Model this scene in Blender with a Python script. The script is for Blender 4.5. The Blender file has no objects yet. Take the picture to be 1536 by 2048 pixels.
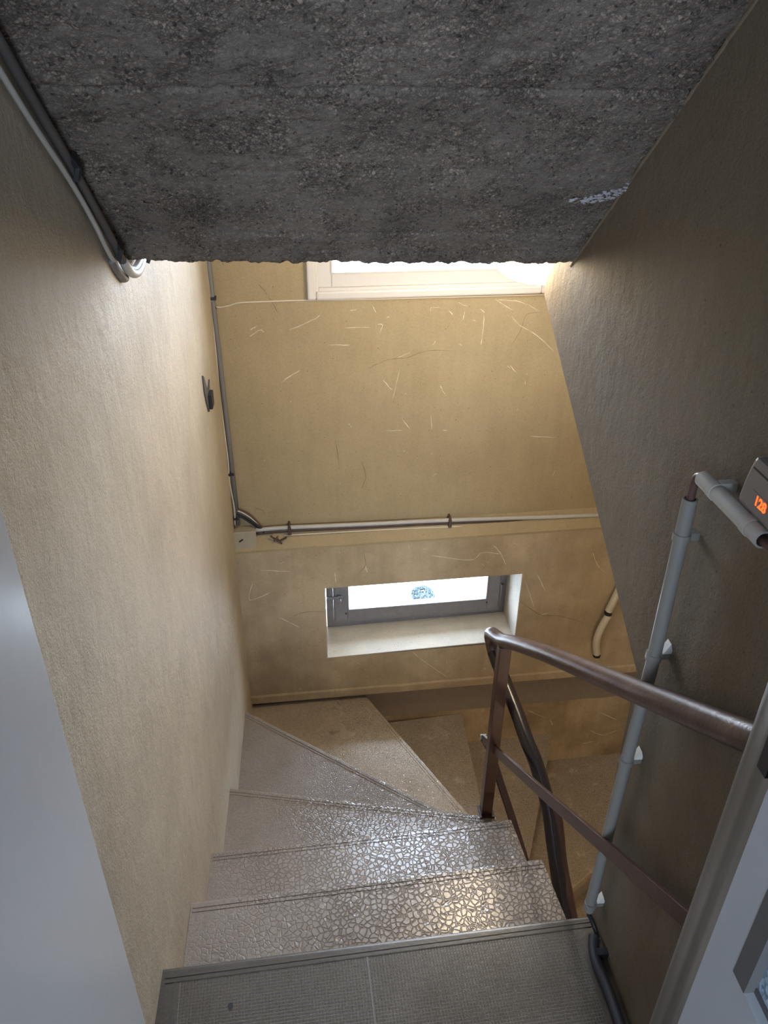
import bpy, bmesh, math, random
from mathutils import Vector, Matrix, noise
random.seed(7)
C = bpy.context.scene.collection

# ---------------------------------------------------------------- camera
F = 1560.0
cam_d = bpy.data.cameras.new('camera'); cam = bpy.data.objects.new('camera', cam_d); C.objects.link(cam)
cam_d.sensor_fit = 'VERTICAL'; cam_d.sensor_height = 24.0; cam_d.lens = 24.0 * F / 2048.0
cam_d.clip_start = 0.02
R = Matrix(((0.99046931, 0.06296496, -0.12249884), (-0.13747035, 0.50689213, -0.85097724), (0.00851195, 0.8597068, 0.51071691)))
cam.matrix_world = R.to_4x4()            # the eye is the origin; the landing floor lies 1.6 m below it
bpy.context.scene.camera = cam

# ---------------------------------------------------------------- sky, exposure
w = bpy.data.worlds.new('overcast_sky'); bpy.context.scene.world = w; w.use_nodes = True
bg = w.node_tree.nodes['Background']; bg.inputs[0].default_value = (0.70, 0.82, 1.0, 1); bg.inputs[1].default_value = 36.0
vs = bpy.context.scene.view_settings
vs.view_transform = 'Standard'; vs.look = 'None'; vs.gamma = 1.0; vs.use_curve_mapping = False; vs.exposure = 0.0
LAMP_EMIT = 75.0

# ---------------------------------------------------------------- frame helpers
AZ = math.radians(2.9)
SV = Vector((math.sin(AZ), math.cos(AZ), 0)); NV = Vector((math.cos(AZ), -math.sin(AZ), 0))
def W(s, n, z): return SV * s + NV * n + Vector((0, 0, z))
def I(x, y, z): return Vector((x, y, z))
NL, NR = -0.354, 0.549                    # faces of the left wall and of the wall on the right
YU, YL, YP = 2.74, 2.68, 2.72             # faces of the far wall: upper, lower, plinth
RISE = 0.203
def zk(k): return -1.6 - RISE * k

# ---------------------------------------------------------------- materials
MATS = {}
def new_mat(name):
    m = bpy.data.materials.new(name); m.use_nodes = True; MATS[name] = m
    nt = m.node_tree; b = nt.nodes['Principled BSDF']
    return m, nt, b
def N(nt, t, **kw):
    n = nt.nodes.new(t)
    for k, v in kw.items():
        if k in n.inputs: n.inputs[k].default_value = v
        else: setattr(n, k, v)
    return n
def plain(name, col, rough=0.5, metal=0.0, bump=0.0, bscale=200, var=0.12, spec=0.5):
    m, nt, b = new_mat(name)
    tc = N(nt, 'ShaderNodeTexCoord')
    no = N(nt, 'ShaderNodeTexNoise', Scale=35.0, Detail=4.0); nt.links.new(tc.outputs['Object'], no.inputs['Vector'])
    mx = N(nt, 'ShaderNodeMixRGB'); mx.inputs[1].default_value = (*[c * (1 - var) for c in col], 1); mx.inputs[2].default_value = (*[min(1, c * (1 + var)) for c in col], 1)
    nt.links.new(no.outputs['Fac'], mx.inputs[0]); nt.links.new(mx.outputs[0], b.inputs['Base Color'])
    b.inputs['Roughness'].default_value = rough; b.inputs['Metallic'].default_value = metal
    b.inputs['Specular IOR Level'].default_value = spec
    if bump:
        n2 = N(nt, 'ShaderNodeTexNoise', Scale=float(bscale), Detail=3.0); nt.links.new(tc.outputs['Object'], n2.inputs['Vector'])
        bp = N(nt, 'ShaderNodeBump', Strength=0.6, Distance=bump); nt.links.new(n2.outputs['Fac'], bp.inputs['Height']); nt.links.new(bp.outputs[0], b.inputs['Normal'])
    return m
def plaster(name, col, dirt, dirt_amt=0.5, bump=0.0016, rough=0.75, seed=0.0, spots=0.5, spec=0.35, streak=0.35):
    m, nt, b = new_mat(name); L = nt.links.new
    tc = N(nt, 'ShaderNodeTexCoord')
    mp = N(nt, 'ShaderNodeMapping'); mp.inputs['Location'].default_value = (seed, seed * 1.7, seed * .3); L(tc.outputs['Object'], mp.inputs['Vector'])
    big = N(nt, 'ShaderNodeTexNoise', Scale=3.2, Detail=8.0, Roughness=0.62); L(mp.outputs[0], big.inputs['Vector'])
    rb = N(nt, 'ShaderNodeValToRGB'); rb.color_ramp.elements[0].position = 0.40; rb.color_ramp.elements[1].position = 0.68
    L(big.outputs['Fac'], rb.inputs[0])
    m1 = N(nt, 'ShaderNodeMath', operation='MULTIPLY'); m1.inputs[1].default_value = dirt_amt; L(rb.outputs[0], m1.inputs[0])
    mx = N(nt, 'ShaderNodeMixRGB'); mx.inputs[1].default_value = (*col, 1); mx.inputs[2].default_value = (*dirt, 1); L(m1.outputs[0], mx.inputs[0])
    # vertical trowel streaks
    mp2 = N(nt, 'ShaderNodeMapping'); mp2.inputs['Scale'].default_value = (1, 1, 0.12); L(mp.outputs[0], mp2.inputs['Vector'])
    st = N(nt, 'ShaderNodeTexNoise', Scale=28.0, Detail=5.0, Roughness=0.6); L(mp2.outputs[0], st.inputs['Vector'])
    rs = N(nt, 'ShaderNodeValToRGB'); rs.color_ramp.elements[0].position = 0.30; rs.color_ramp.elements[0].color = (1 - streak * .6, 1 - streak * .62, 1 - streak * .66, 1)
    rs.color_ramp.elements[1].position = 0.72; rs.color_ramp.elements[1].color = (1 + streak * .25, 1 + streak * .25, 1 + streak * .25, 1)
    L(st.outputs['Fac'], rs.inputs[0])
    mm = N(nt, 'ShaderNodeMixRGB', blend_type='MULTIPLY'); mm.inputs[0].default_value = 1; L(mx.outputs[0], mm.inputs[1]); L(rs.outputs[0], mm.inputs[2])
    # fine grain
    fg = N(nt, 'ShaderNodeTexNoise', Scale=260.0, Detail=3.0, Roughness=0.7); L(mp.outputs[0], fg.inputs['Vector'])
    rf = N(nt, 'ShaderNodeValToRGB'); rf.color_ramp.elements[0].position = 0.34; rf.color_ramp.elements[0].color = (.80, .79, .78, 1); rf.color_ramp.elements[1].position = 0.55
    L(fg.outputs['Fac'], rf.inputs[0])
    mg = N(nt, 'ShaderNodeMixRGB', blend_type='MULTIPLY'); mg.inputs[0].default_value = .8; L(mm.outputs[0], mg.inputs[1]); L(rf.outputs[0], mg.inputs[2])
    # sparse dark pits
    vo = N(nt, 'ShaderNodeTexVoronoi', Scale=34.0); L(mp.outputs[0], vo.inputs['Vector'])
    rv = N(nt, 'ShaderNodeValToRGB'); rv.color_ramp.elements[0].position = 0.045; rv.color_ramp.elements[0].color = (1 - spots,) * 3 + (1,); rv.color_ramp.elements[1].position = 0.085
    L(vo.outputs['Distance'], rv.inputs[0])
    mv = N(nt, 'ShaderNodeMixRGB', blend_type='MULTIPLY'); mv.inputs[0].default_value = 1; L(mg.outputs[0], mv.inputs[1]); L(rv.outputs[0], mv.inputs[2])
    L(mv.outputs[0], b.inputs['Base Color'])
    b.inputs['Roughness'].default_value = rough; b.inputs['Specular IOR Level'].default_value = spec
    md = N(nt, 'ShaderNodeTexNoise', Scale=22.0, Detail=8.0, Roughness=0.65); L(mp.outputs[0], md.inputs['Vector'])
    ad = N(nt, 'ShaderNodeMath', operation='MULTIPLY_ADD'); ad.inputs[1].default_value = .22; L(fg.outputs['Fac'], ad.inputs[0]); L(md.outputs['Fac'], ad.inputs[2])
    bp = N(nt, 'ShaderNodeBump', Strength=0.55, Distance=bump * 4); L(ad.outputs[0], bp.inputs['Height']); L(bp.outputs[0], b.inputs['Normal'])
    return m
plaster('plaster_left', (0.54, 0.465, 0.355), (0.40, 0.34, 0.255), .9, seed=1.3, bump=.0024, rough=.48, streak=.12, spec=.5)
plaster('plaster_far', (0.385, 0.298, 0.168), (0.32, 0.243, 0.135), .7, seed=4.1, streak=.10)
plaster('plaster_far_low', (0.50, 0.395, 0.255), (0.32, 0.24, 0.145), .9, seed=6.2, streak=.12)
plaster('plaster_plinth', (0.50, 0.39, 0.25), (0.24, 0.165, 0.09), .95, seed=9.2, streak=.2, bump=.003)
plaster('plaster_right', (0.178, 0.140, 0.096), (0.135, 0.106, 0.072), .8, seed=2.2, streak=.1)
plaster('sill_plaster', (0.56, 0.51, 0.42), (0.36, 0.34, 0.31), .8, seed=3.3, streak=.05)
plaster('hall_plaster', (0.55, 0.55, 0.55), (0.5, 0.5, 0.5), .5, seed=3.9, streak=.05)

def stone(name, kind, base=(0.26, 0.218, 0.187)):
    """kind: 'crackle' (irregular cells), 'grid' (small squares), 'worn'"""
    m, nt, b = new_mat(name); L = nt.links.new
    tc = N(nt, 'ShaderNodeTexCoord')
    no = N(nt, 'ShaderNodeTexNoise', Scale=9.0, Detail=7.0, Roughness=0.65); L(tc.outputs['Object'], no.inputs['Vector'])
    mx = N(nt, 'ShaderNodeMixRGB'); mx.inputs[1].default_value = (*[c * .72 for c in base], 1); mx.inputs[2].default_value = (*[c * 1.25 for c in base], 1)
    L(no.outputs['Fac'], mx.inputs[0])
    fine = N(nt, 'ShaderNodeTexVoronoi', Scale=330.0); L(tc.outputs['Object'], fine.inputs['Vector'])
    sep = N(nt, 'ShaderNodeSeparateColor'); L(fine.outputs['Color'], sep.inputs[0])
    rf = N(nt, 'ShaderNodeValToRGB'); rf.color_ramp.elements[0].color = (.80, .79, .78, 1); rf.color_ramp.elements[1].color = (1.12, 1.12, 1.12, 1); L(sep.outputs[0], rf.inputs[0])
    mf = N(nt, 'ShaderNodeMixRGB', blend_type='MULTIPLY'); mf.inputs[0].default_value = 1; L(mx.outputs[0], mf.inputs[1]); L(rf.outputs[0], mf.inputs[2])
    b.inputs['Specular IOR Level'].default_value = .7
    if kind == 'grid':
        mp = N(nt, 'ShaderNodeMapping'); mp.inputs['Scale'].default_value = (1 / .0064,) * 3; L(tc.outputs['Object'], mp.inputs['Vector'])
        fr = N(nt, 'ShaderNodeVectorMath', operation='FRACTION'); L(mp.outputs[0], fr.inputs[0])
        sx = N(nt, 'ShaderNodeSeparateXYZ'); L(fr.outputs[0], sx.inputs[0])
        vals = []
        for ax in (0, 1):
            a = N(nt, 'ShaderNodeMath', operation='SUBTRACT'); a.inputs[1].default_value = .5; L(sx.outputs[ax], a.inputs[0])
            c = N(nt, 'ShaderNodeMath', operation='ABSOLUTE'); L(a.outputs[0], c.inputs[0]); vals.append(c)
        mxm = N(nt, 'ShaderNodeMath', operation='MAXIMUM'); L(vals[0].outputs[0], mxm.inputs[0]); L(vals[1].outputs[0], mxm.inputs[1])
        rr = N(nt, 'ShaderNodeValToRGB'); rr.color_ramp.elements[0].position = .30; rr.color_ramp.elements[1].position = .44; L(mxm.outputs[0], rr.inputs[0])
        hgt = rr.outputs[0]          # 1 in the groove
        # plain margins
        so = N(nt, 'ShaderNodeSeparateXYZ'); L(tc.outputs['Object'], so.inputs[0])
        def rng(sock, lo, hi):
            r = N(nt, 'ShaderNodeMapRange'); r.inputs['From Min'].default_value = lo; r.inputs['From Max'].default_value = hi; L(sock, r.inputs['Value']); return r.outputs[0]
        k1 = rng(so.outputs[0], -.272, -.268); k2 = rng(so.outputs[0], .545, .541); k3 = rng(so.outputs[1], .905, .902)
        q = N(nt, 'ShaderNodeMath', operation='MULTIPLY'); L(k1, q.inputs[0]); L(k2, q.inputs[1])
        q2 = N(nt, 'ShaderNodeMath', operation='MULTIPLY'); L(q.outputs[0], q2.inputs[0]); L(k3, q2.inputs[1])
        mask = q2.outputs[0]; amt = .42; dist = -.0007
    else:
        wn = N(nt, 'ShaderNodeTexNoise', Scale=30.0, Detail=2.0); L(tc.outputs['Object'], wn.inputs['Vector'])
        wm = N(nt, 'ShaderNodeVectorMath', operation='MULTIPLY_ADD'); wm.inputs[1].default_value = (.014,) * 3; L(wn.outputs['Color'], wm.inputs[0]); L(tc.outputs['Object'], wm.inputs[2])
        vo = N(nt, 'ShaderNodeTexVoronoi', Scale=74.0 if kind == 'crackle' else 120.0); vo.feature = 'DISTANCE_TO_EDGE'; L(wm.outputs[0], vo.inputs['Vector'])
        rr = N(nt, 'ShaderNodeValToRGB'); rr.color_ramp.elements[0].position = .02; rr.color_ramp.elements[0].color = (1, 1, 1, 1); rr.color_ramp.elements[1].position = .13; rr.color_ramp.elements[1].color = (0, 0, 0, 1)
        L(vo.outputs['Distance'], rr.inputs[0]); hgt = rr.outputs[0]
        pm = N(nt, 'ShaderNodeTexNoise', Scale=3.6, Detail=3.0); L(tc.outputs['Object'], pm.inputs['Vector'])
        sx = N(nt, 'ShaderNodeSeparateXYZ'); L(tc.outputs['Object'], sx.inputs[0])
        r2 = N(nt, 'ShaderNodeMapRange'); r2.inputs['From Min'].default_value = -.32; r2.inputs['From Max'].default_value = .12; L(sx.outputs[0], r2.inputs['Value'])
        ad = N(nt, 'ShaderNodeMath', operation='MULTIPLY_ADD'); ad.inputs[1].default_value = 1.3; L(pm.outputs['Fac'], ad.inputs[0])
        sb = N(nt, 'ShaderNodeMath', operation='SUBTRACT'); sb.inputs[1].default_value = .75; L(r2.outputs[0], sb.inputs[0]); L(sb.outputs[0], ad.inputs[2])
        cl = N(nt, 'ShaderNodeClamp'); L(ad.outputs[0], cl.inputs[0])
        mask = cl.outputs[0]; amt = .34 if kind == 'crackle' else .42; dist = -.0016 if kind == 'crackle' else -.0007
    mk = N(nt, 'ShaderNodeMath', operation='MULTIPLY'); L(hgt, mk.inputs[0]); L(mask, mk.inputs[1])
    ma = N(nt, 'ShaderNodeMath', operation='MULTIPLY'); ma.inputs[1].default_value = amt; L(mk.outputs[0], ma.inputs[0])
    dk = N(nt, 'ShaderNodeMixRGB', blend_type='MULTIPLY'); dk.inputs[2].default_value = (.25, .22, .2, 1) if kind != 'grid' else (2.2, 2.1, 1.9, 1)
    L(ma.outputs[0], dk.inputs[0]); L(mf.outputs[0], dk.inputs[1]); L(dk.outputs[0], b.inputs['Base Color'])
    ro = N(nt, 'ShaderNodeMapRange'); ro.inputs['To Min'].default_value = .14; ro.inputs['To Max'].default_value = .36; L(no.outputs['Fac'], ro.inputs['Value'])
    sxx = N(nt, 'ShaderNodeSeparateXYZ'); L(tc.outputs['Object'], sxx.inputs[0])
    rx = N(nt, 'ShaderNodeMapRange'); rx.inputs['From Min'].default_value = -.25; rx.inputs['From Max'].default_value = .22; rx.inputs['To Min'].default_value = .26; rx.inputs['To Max'].default_value = 0.0 if kind != 'grid' else .10; L(sxx.outputs[0], rx.inputs['Value'])
    ra = N(nt, 'ShaderNodeMath', operation='ADD'); L(ro.outputs[0], ra.inputs[0]); L(rx.outputs[0], ra.inputs[1]); L(ra.outputs[0], b.inputs['Roughness'])
    n3 = N(nt, 'ShaderNodeTexNoise', Scale=90.0, Detail=3.0); L(tc.outputs['Object'], n3.inputs['Vector'])
    b1 = N(nt, 'ShaderNodeBump', Strength=.5, Distance=.0008); L(n3.outputs['Fac'], b1.inputs['Height'])
    bp = N(nt, 'ShaderNodeBump', Strength=1.0, Distance=dist); L(mk.outputs[0], bp.inputs['Height']); L(b1.outputs[0], bp.inputs['Normal']); L(bp.outputs[0], b.inputs['Normal'])
    return m
stone('stone_crackle', 'crackle'); stone('stone_worn', 'worn', (0.42, 0.345, 0.26)); stone('stone_mid', 'worn', (0.27, 0.235, 0.215)); stone('stone_grid', 'grid', (0.062, 0.050, 0.038))
plain('stone_plain', (0.26, 0.22, 0.18), .55, bump=.001)

def concrete():
    m, nt, b = new_mat('rough_concrete'); L = nt.links.new
    tc = N(nt, 'ShaderNodeTexCoord')
    wn = N(nt, 'ShaderNodeTexNoise', Scale=60.0, Detail=2.0); L(tc.outputs['Object'], wn.inputs['Vector'])
    wm = N(nt, 'ShaderNodeVectorMath', operation='MULTIPLY_ADD'); wm.inputs[1].default_value = (.01,) * 3; L(wn.outputs['Color'], wm.inputs[0]); L(tc.outputs['Object'], wm.inputs[2])
    vo = N(nt, 'ShaderNodeTexVoronoi', Scale=200.0); L(wm.outputs[0], vo.inputs['Vector'])
    sep = N(nt, 'ShaderNodeSeparateColor'); L(vo.outputs['Color'], sep.inputs[0])
    r = N(nt, 'ShaderNodeValToRGB'); e = r.color_ramp.elements
    e[0].position = 0; e[0].color = (.085, .075, .068, 1); e[1].position = 1; e[1].color = (.52, .43, .34, 1)
    for p, c in ((.10, (.205, .180, .158)), (.60, (.285, .238, .195)), (.90, (.37, .31, .255))):
        q = e.new(p); q.color = (*c, 1)
    L(sep.outputs[0], r.inputs[0])
    big = N(nt, 'ShaderNodeTexNoise', Scale=5.0, Detail=6.0, Roughness=.65); L(tc.outputs['Object'], big.inputs['Vector'])
    rb = N(nt, 'ShaderNodeValToRGB'); rb.color_ramp.elements[0].position = .32; rb.color_ramp.elements[0].color = (.52, .50, .50, 1); rb.color_ramp.elements[1].position = .7; rb.color_ramp.elements[1].color = (1.2, 1.15, 1.12, 1)
    L(big.outputs['Fac'], rb.inputs[0])
    mm = N(nt, 'ShaderNodeMixRGB', blend_type='MULTIPLY'); mm.inputs[0].default_value = 1; L(r.outputs[0], mm.inputs[1]); L(rb.outputs[0], mm.inputs[2])
    ve = N(nt, 'ShaderNodeTexVoronoi', Scale=200.0); ve.feature = 'DISTANCE_TO_EDGE'; L(wm.outputs[0], ve.inputs['Vector'])
    re_ = N(nt, 'ShaderNodeValToRGB'); re_.color_ramp.elements[0].position = .02; re_.color_ramp.elements[0].color = (.42, .41, .40, 1); re_.color_ramp.elements[1].position = .22; L(ve.outputs['Distance'], re_.inputs[0])
    me_ = N(nt, 'ShaderNodeMixRGB', blend_type='MULTIPLY'); me_.inputs[0].default_value = .9; L(mm.outputs[0], me_.inputs[1]); L(re_.outputs[0], me_.inputs[2]); mm = me_
    # cement skin hides the grains in places
    sk = N(nt, 'ShaderNodeTexNoise', Scale=14.0, Detail=5.0, Roughness=.6); L(tc.outputs['Object'], sk.inputs['Vector'])
    rk = N(nt, 'ShaderNodeValToRGB'); rk.color_ramp.elements[0].position = .42; rk.color_ramp.elements[1].position = .60; rk.color_ramp.elements[1].color = (.60, .60, .60, 1); L(sk.outputs['Fac'], rk.inputs[0])
    ms = N(nt, 'ShaderNodeMixRGB'); ms.inputs[2].default_value = (.25, .213, .176, 1); L(rk.outputs[0], ms.inputs[0]); L(mm.outputs[0], ms.inputs[1])
    # pores
    v2 = N(nt, 'ShaderNodeTexVoronoi', Scale=75.0); L(wm.outputs[0], v2.inputs['Vector'])
    r2 = N(nt, 'ShaderNodeValToRGB'); r2.color_ramp.elements[0].position = .12; r2.color_ramp.elements[0].color = (.22, .22, .24, 1); r2.color_ramp.elements[1].position = .22; L(v2.outputs['Distance'], r2.inputs[0])
    mp = N(nt, 'ShaderNodeMixRGB', blend_type='MULTIPLY'); mp.inputs[0].default_value = .8; L(ms.outputs[0], mp.inputs[1]); L(r2.outputs[0], mp.inputs[2])
    L(mp.outputs[0], b.inputs['Base Color']); b.inputs['Roughness'].default_value = .85; b.inputs['Specular IOR Level'].default_value = .25
    bn = N(nt, 'ShaderNodeTexNoise', Scale=150.0, Detail=5.0, Roughness=.75); L(tc.outputs['Object'], bn.inputs['Vector'])
    bp = N(nt, 'ShaderNodeBump', Strength=1.0, Distance=.009); L(bn.outputs['Fac'], bp.inputs['Height']); L(bp.outputs[0], b.inputs['Normal'])
concrete()
plain('scratch_white', (.72, .66, .52), .8)
plain('crack_dark', (.16, .11, .06), .9)
plain('lime_white', (.30, .28, .28), .8, bump=.002, var=.35, bscale=400)
plain('white_paint', (.60, .56, .50), .35, bump=.0006, bscale=60, var=.04)
plain('grey_paint', (.21, .20, .205), .45, bump=.0006, bscale=80, var=.2)
plain('door_paint', (.50, .51, .53), .28, bump=.0004, bscale=40, var=.02)
plain('door_blue', (.36, .37, .39), .35, bump=.0003, bscale=60, var=.03)
plain('frame_paint', (.095, .087, .078), .4, bump=.0006, bscale=60, var=.08)
plain('shadow_band', (.24, .195, .155), .6, bump=.001, bscale=40, var=.2)
plain('pipe_dark', (.085, .08, .075), .45, var=.1)
plain('bead_light', (.12, .108, .095), .5, var=.1)
plain('sleeve_dark', (.018, .018, .024), .5, var=.1)
plain('bead_dark', (.085, .08, .078), .5, var=.1)
plain('pvc_grey', (.20, .19, .175), .38, var=.05)
plain('pvc_light', (.42, .40, .36), .45, var=.08)
plain('pvc_dark', (.17, .165, .155), .45, var=.1)
plain('flex_cream', (.62, .56, .44), .5, var=.08)
plain('cable_cream', (.58, .50, .38), .5, var=.08)
plain('cable_brown', (.085, .040, .035), .5, var=.2)
plain('black_rubber', (.012, .012, .014), .5, var=.2)
plain('box_paint', (.36, .31, .22), .55, var=.1)
plain('clip_white', (.70, .70, .66), .5, var=.04)
plain('rust_metal', (.10, .065, .05), .6, metal=.3, var=.5)
plain('steel', (.35, .35, .36), .3, metal=.9, var=.1)
plain('device_grey', (.20, .175, .165), .4, var=.05)
plain('rail_paint', (.048, .019, .013), .34, bump=.0007, bscale=110, var=.25)
plain('rail_dark', (.014, .009, .009), .25, bump=.0006, bscale=110, var=.3)
plain('outside_ground', (.55, .55, .53), .9, var=.2)
plain('leaf_pale', (.028, .044, .050), .7, var=.5)
def worn_rail():
    m, nt, b = new_mat('handrail_wood'); L = nt.links.new
    tc = N(nt, 'ShaderNodeTexCoord'); no = N(nt, 'ShaderNodeTexNoise', Scale=16.0, Detail=8.0, Roughness=.7); L(tc.outputs['Object'], no.inputs['Vector'])
    r = N(nt, 'ShaderNodeValToRGB'); e = r.color_ramp.elements; e[0].position = .35; e[0].color = (.030, .013, .010, 1); e[1].position = .8; e[1].color = (.20, .115, .07, 1)
    q = e.new(.58); q.color = (.060, .028, .019, 1); L(no.outputs['Fac'], r.inputs[0]); L(r.outputs[0], b.inputs['Base Color'])
    b.inputs['Roughness'].default_value = .36
    n2 = N(nt, 'ShaderNodeTexNoise', Scale=120.0, Detail=3.0); L(tc.outputs['Object'], n2.inputs['Vector'])
    bp = N(nt, 'ShaderNodeBump', Strength=.5, Distance=.0012); L(n2.outputs['Fac'], bp.inputs['Height']); L(bp.outputs[0], b.inputs['Normal'])
worn_rail()
def glass(name, tint=(.97, .99, 1), rough=0.0):
    m, nt, b = new_mat(name); L = nt.links.new
    tr = N(nt, 'ShaderNodeBsdfTransparent'); tr.inputs[0].default_value = (*tint, 1)
    gl = N(nt, 'ShaderNodeBsdfGlossy'); gl.inputs['Roughness'].default_value = .02 + rough
    mx = N(nt, 'ShaderNodeMixShader'); mx.inputs[0].default_value = .07
    L(tr.outputs[0], mx.inputs[1]); L(gl.outputs[0], mx.inputs[2]); L(mx.outputs[0], nt.nodes['Material Output'].inputs[0])
glass('window_glass')
def frosted():
    m, nt, b = new_mat('frosted_glass'); L = nt.links.new
    b.inputs['Base Color'].default_value = (.26, .33, .40, 1); b.inputs['Roughness'].default_value = .25
    tc = N(nt, 'ShaderNodeTexCoord'); v = N(nt, 'ShaderNodeTexVoronoi', Scale=140.0); L(tc.outputs['Object'], v.inputs['Vector'])
    bp = N(nt, 'ShaderNodeBump', Strength=.8, Distance=.002); L(v.outputs['Distance'], bp.inputs['Height']); L(bp.outputs[0], b.inputs['Normal'])
frosted()
def emit(name, col, s):
    m, nt, b = new_mat(name); b.inputs['Base Color'].default_value = (*col, 1)
    b.inputs['Emission Color'].default_value = (*col, 1); b.inputs['Emission Strength'].default_value = s
emit('lamp_glass', (1.0, .80, .54), LAMP_EMIT)
emit('fill_lamp_glass', (1.0, .78, .50), LAMP_EMIT * .6)
emit('digits_orange', (1.0, .13, .02), 1.6)

# ---------------------------------------------------------------- mesh helpers
def link(name, bm, mat, parent=None, smooth=False, bevel=0.0, label=None, kind=None, origin=None):
    bmesh.ops.recalc_face_normals(bm, faces=bm.faces)
    me = bpy.data.meshes.new(name); bm.to_mesh(me); bm.free()
    me.materials.append(MATS[mat])
    if smooth:
        for p in me.polygons: p.use_smooth = True
        if smooth == 'auto': me.set_sharp_from_angle(angle=math.radians(40))
    o = bpy.data.objects.new(name, me); C.objects.link(o)
    if bevel:
        b = o.modifiers.new('bevel', 'BEVEL'); b.width = bevel; b.segments = 2; b.limit_method = 'ANGLE'; b.angle_limit = math.radians(40)
    if parent is not None:
        o.parent = parent
        if parent.type == 'EMPTY': o.matrix_parent_inverse = Matrix.Translation(-parent.location)
    if label: o['label'] = label
    if kind: o['kind'] = kind
    return o
def thing(name, loc, label, cat, group=None):
    o = bpy.data.objects.new(name, None); C.objects.link(o); o.location = loc; o.empty_display_size = .05
    o['label'] = label; o['category'] = cat
    if group: o['group'] = group
    return o
def tag(o, label, cat, group=None):
    o['label'] = label; o['category'] = cat
    if group: o['group'] = group
    return o
def poly_prism(bm, a, b):
    """closed prism between two matching point loops a and b"""
    va = [bm.verts.new(p) for p in a]; vb = [bm.verts.new(p) for p in b]; n = len(a)
    bm.faces.new(va); bm.faces.new(vb[::-1])
    for i in range(n): bm.faces.new((va[i], vb[i], vb[(i + 1) % n], va[(i + 1) % n]))
def box(bm, x0, x1, y0, y1, z0, z1, f=I):
    p = [(x0, y0), (x1, y0), (x1, y1), (x0, y1)]
    poly_prism(bm, [f(x, y, z0) for x, y in p], [f(x, y, z1) for x, y in p])
def wbox(bm, s0, s1, n0, n1, z0, z1): box(bm, s0, s1, n0, n1, z0, z1, W)
def flat(bm, pts, z0, z1): poly_prism(bm, [I(x, y, z0) for x, y in pts], [I(x, y, z1) for x, y in pts])
def side(bm, pts, n0, n1): poly_prism(bm, [W(s, n0, z) for s, z in pts], [W(s, n1, z) for s, z in pts])
def smooth_path(pts, sub=6):
    P = [Vector(p) for p in pts]
    if len(P) < 3: return P
    out = []
    for i in range(len(P) - 1):
        p0 = P[max(i - 1, 0)]; p1 = P[i]; p2 = P[i + 1]; p3 = P[min(i + 2, len(P) - 1)]
        for j in range(sub):
            t = j / sub
            out.append(.5 * ((2 * p1) + (p2 - p0) * t + (2 * p0 - 5 * p1 + 4 * p2 - p3) * t * t + (3 * p1 - p0 - 3 * p2 + p3) * t ** 3))
    out.append(P[-1]); return out
def tube(bm, path, r, seg=12, cap=True, ribs=None, rz=None, hollow=False):
    """round (or oval, rz = second radius) tube along a list of points"""
    n = len(path); rings = []; up = Vector((0, 0, 1)); prev = None
    for i, p in enumerate(path):
        t = (path[min(i + 1, n - 1)] - path[max(i - 1, 0)]).normalized()
        if prev is None:
            a = up if abs(t.dot(up)) < .95 else Vector((1, 0, 0))
            u = t.cross(a).normalized()
        else:
            u = (prev - t * prev.dot(t)).normalized()
        prev = u; v = t.cross(u)
        rr = r if not ribs else r * (1 + ribs * (1 if i % 2 else -1))
        r2 = rr if rz is None else rz
        rings.append([bm.verts.new(p + u * rr * math.cos(2 * math.pi * k / seg) + v * r2 * math.sin(2 * math.pi * k / seg)) for k in range(seg)])
    for i in range(n - 1):
        for k in range(seg):
            bm.faces.new((rings[i][k], rings[i][(k + 1) % seg], rings[i + 1][(k + 1) % seg], rings[i + 1][k]))
    if cap: bm.faces.new(rings[0][::-1]); bm.faces.new(rings[-1])
    elif hollow:
        for ring, q in ((rings[0], 1), (rings[-1], -1)):
            i = 0 if q == 1 else n - 1
            t = (path[1] - path[0]).normalized() if q == 1 else (path[-2] - path[-1]).normalized()
            c = path[i]
            inner = [bm.verts.new(c + (v.co - c) * .78) for v in ring]; deep = [bm.verts.new(c + (v.co - c) * .78 + t * r * 2.5) for v in ring]
            for k in range(seg):
                bm.faces.new((ring[k], ring[(k + 1) % seg], inner[(k + 1) % seg], inner[k]))
                bm.faces.new((inner[k], inner[(k + 1) % seg], deep[(k + 1) % seg], deep[k]))
            bm.faces.new(deep)
def bar(bm, path, w, h, up=Vector((0, 0, 1))):
    """rectangular bar: h along up, w across"""
    rings = []; n = len(path)
    for i, p in enumerate(path):
        t = (path[min(i + 1, n - 1)] - path[max(i - 1, 0)]).normalized()
        a = t.cross(up).normalized(); b = a.cross(t).normalized()
        rings.append([bm.verts.new(p + a * x * w / 2 + b * y * h / 2) for x, y in ((-1, -1), (1, -1), (1, 1), (-1, 1))])
    for i in range(n - 1):
        for k in range(4): bm.faces.new((rings[i][k], rings[i][(k + 1) % 4], rings[i + 1][(k + 1) % 4], rings[i + 1][k]))
    bm.faces.new(rings[0][::-1]); bm.faces.new(rings[-1])
def B(): return bmesh.new()

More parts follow.
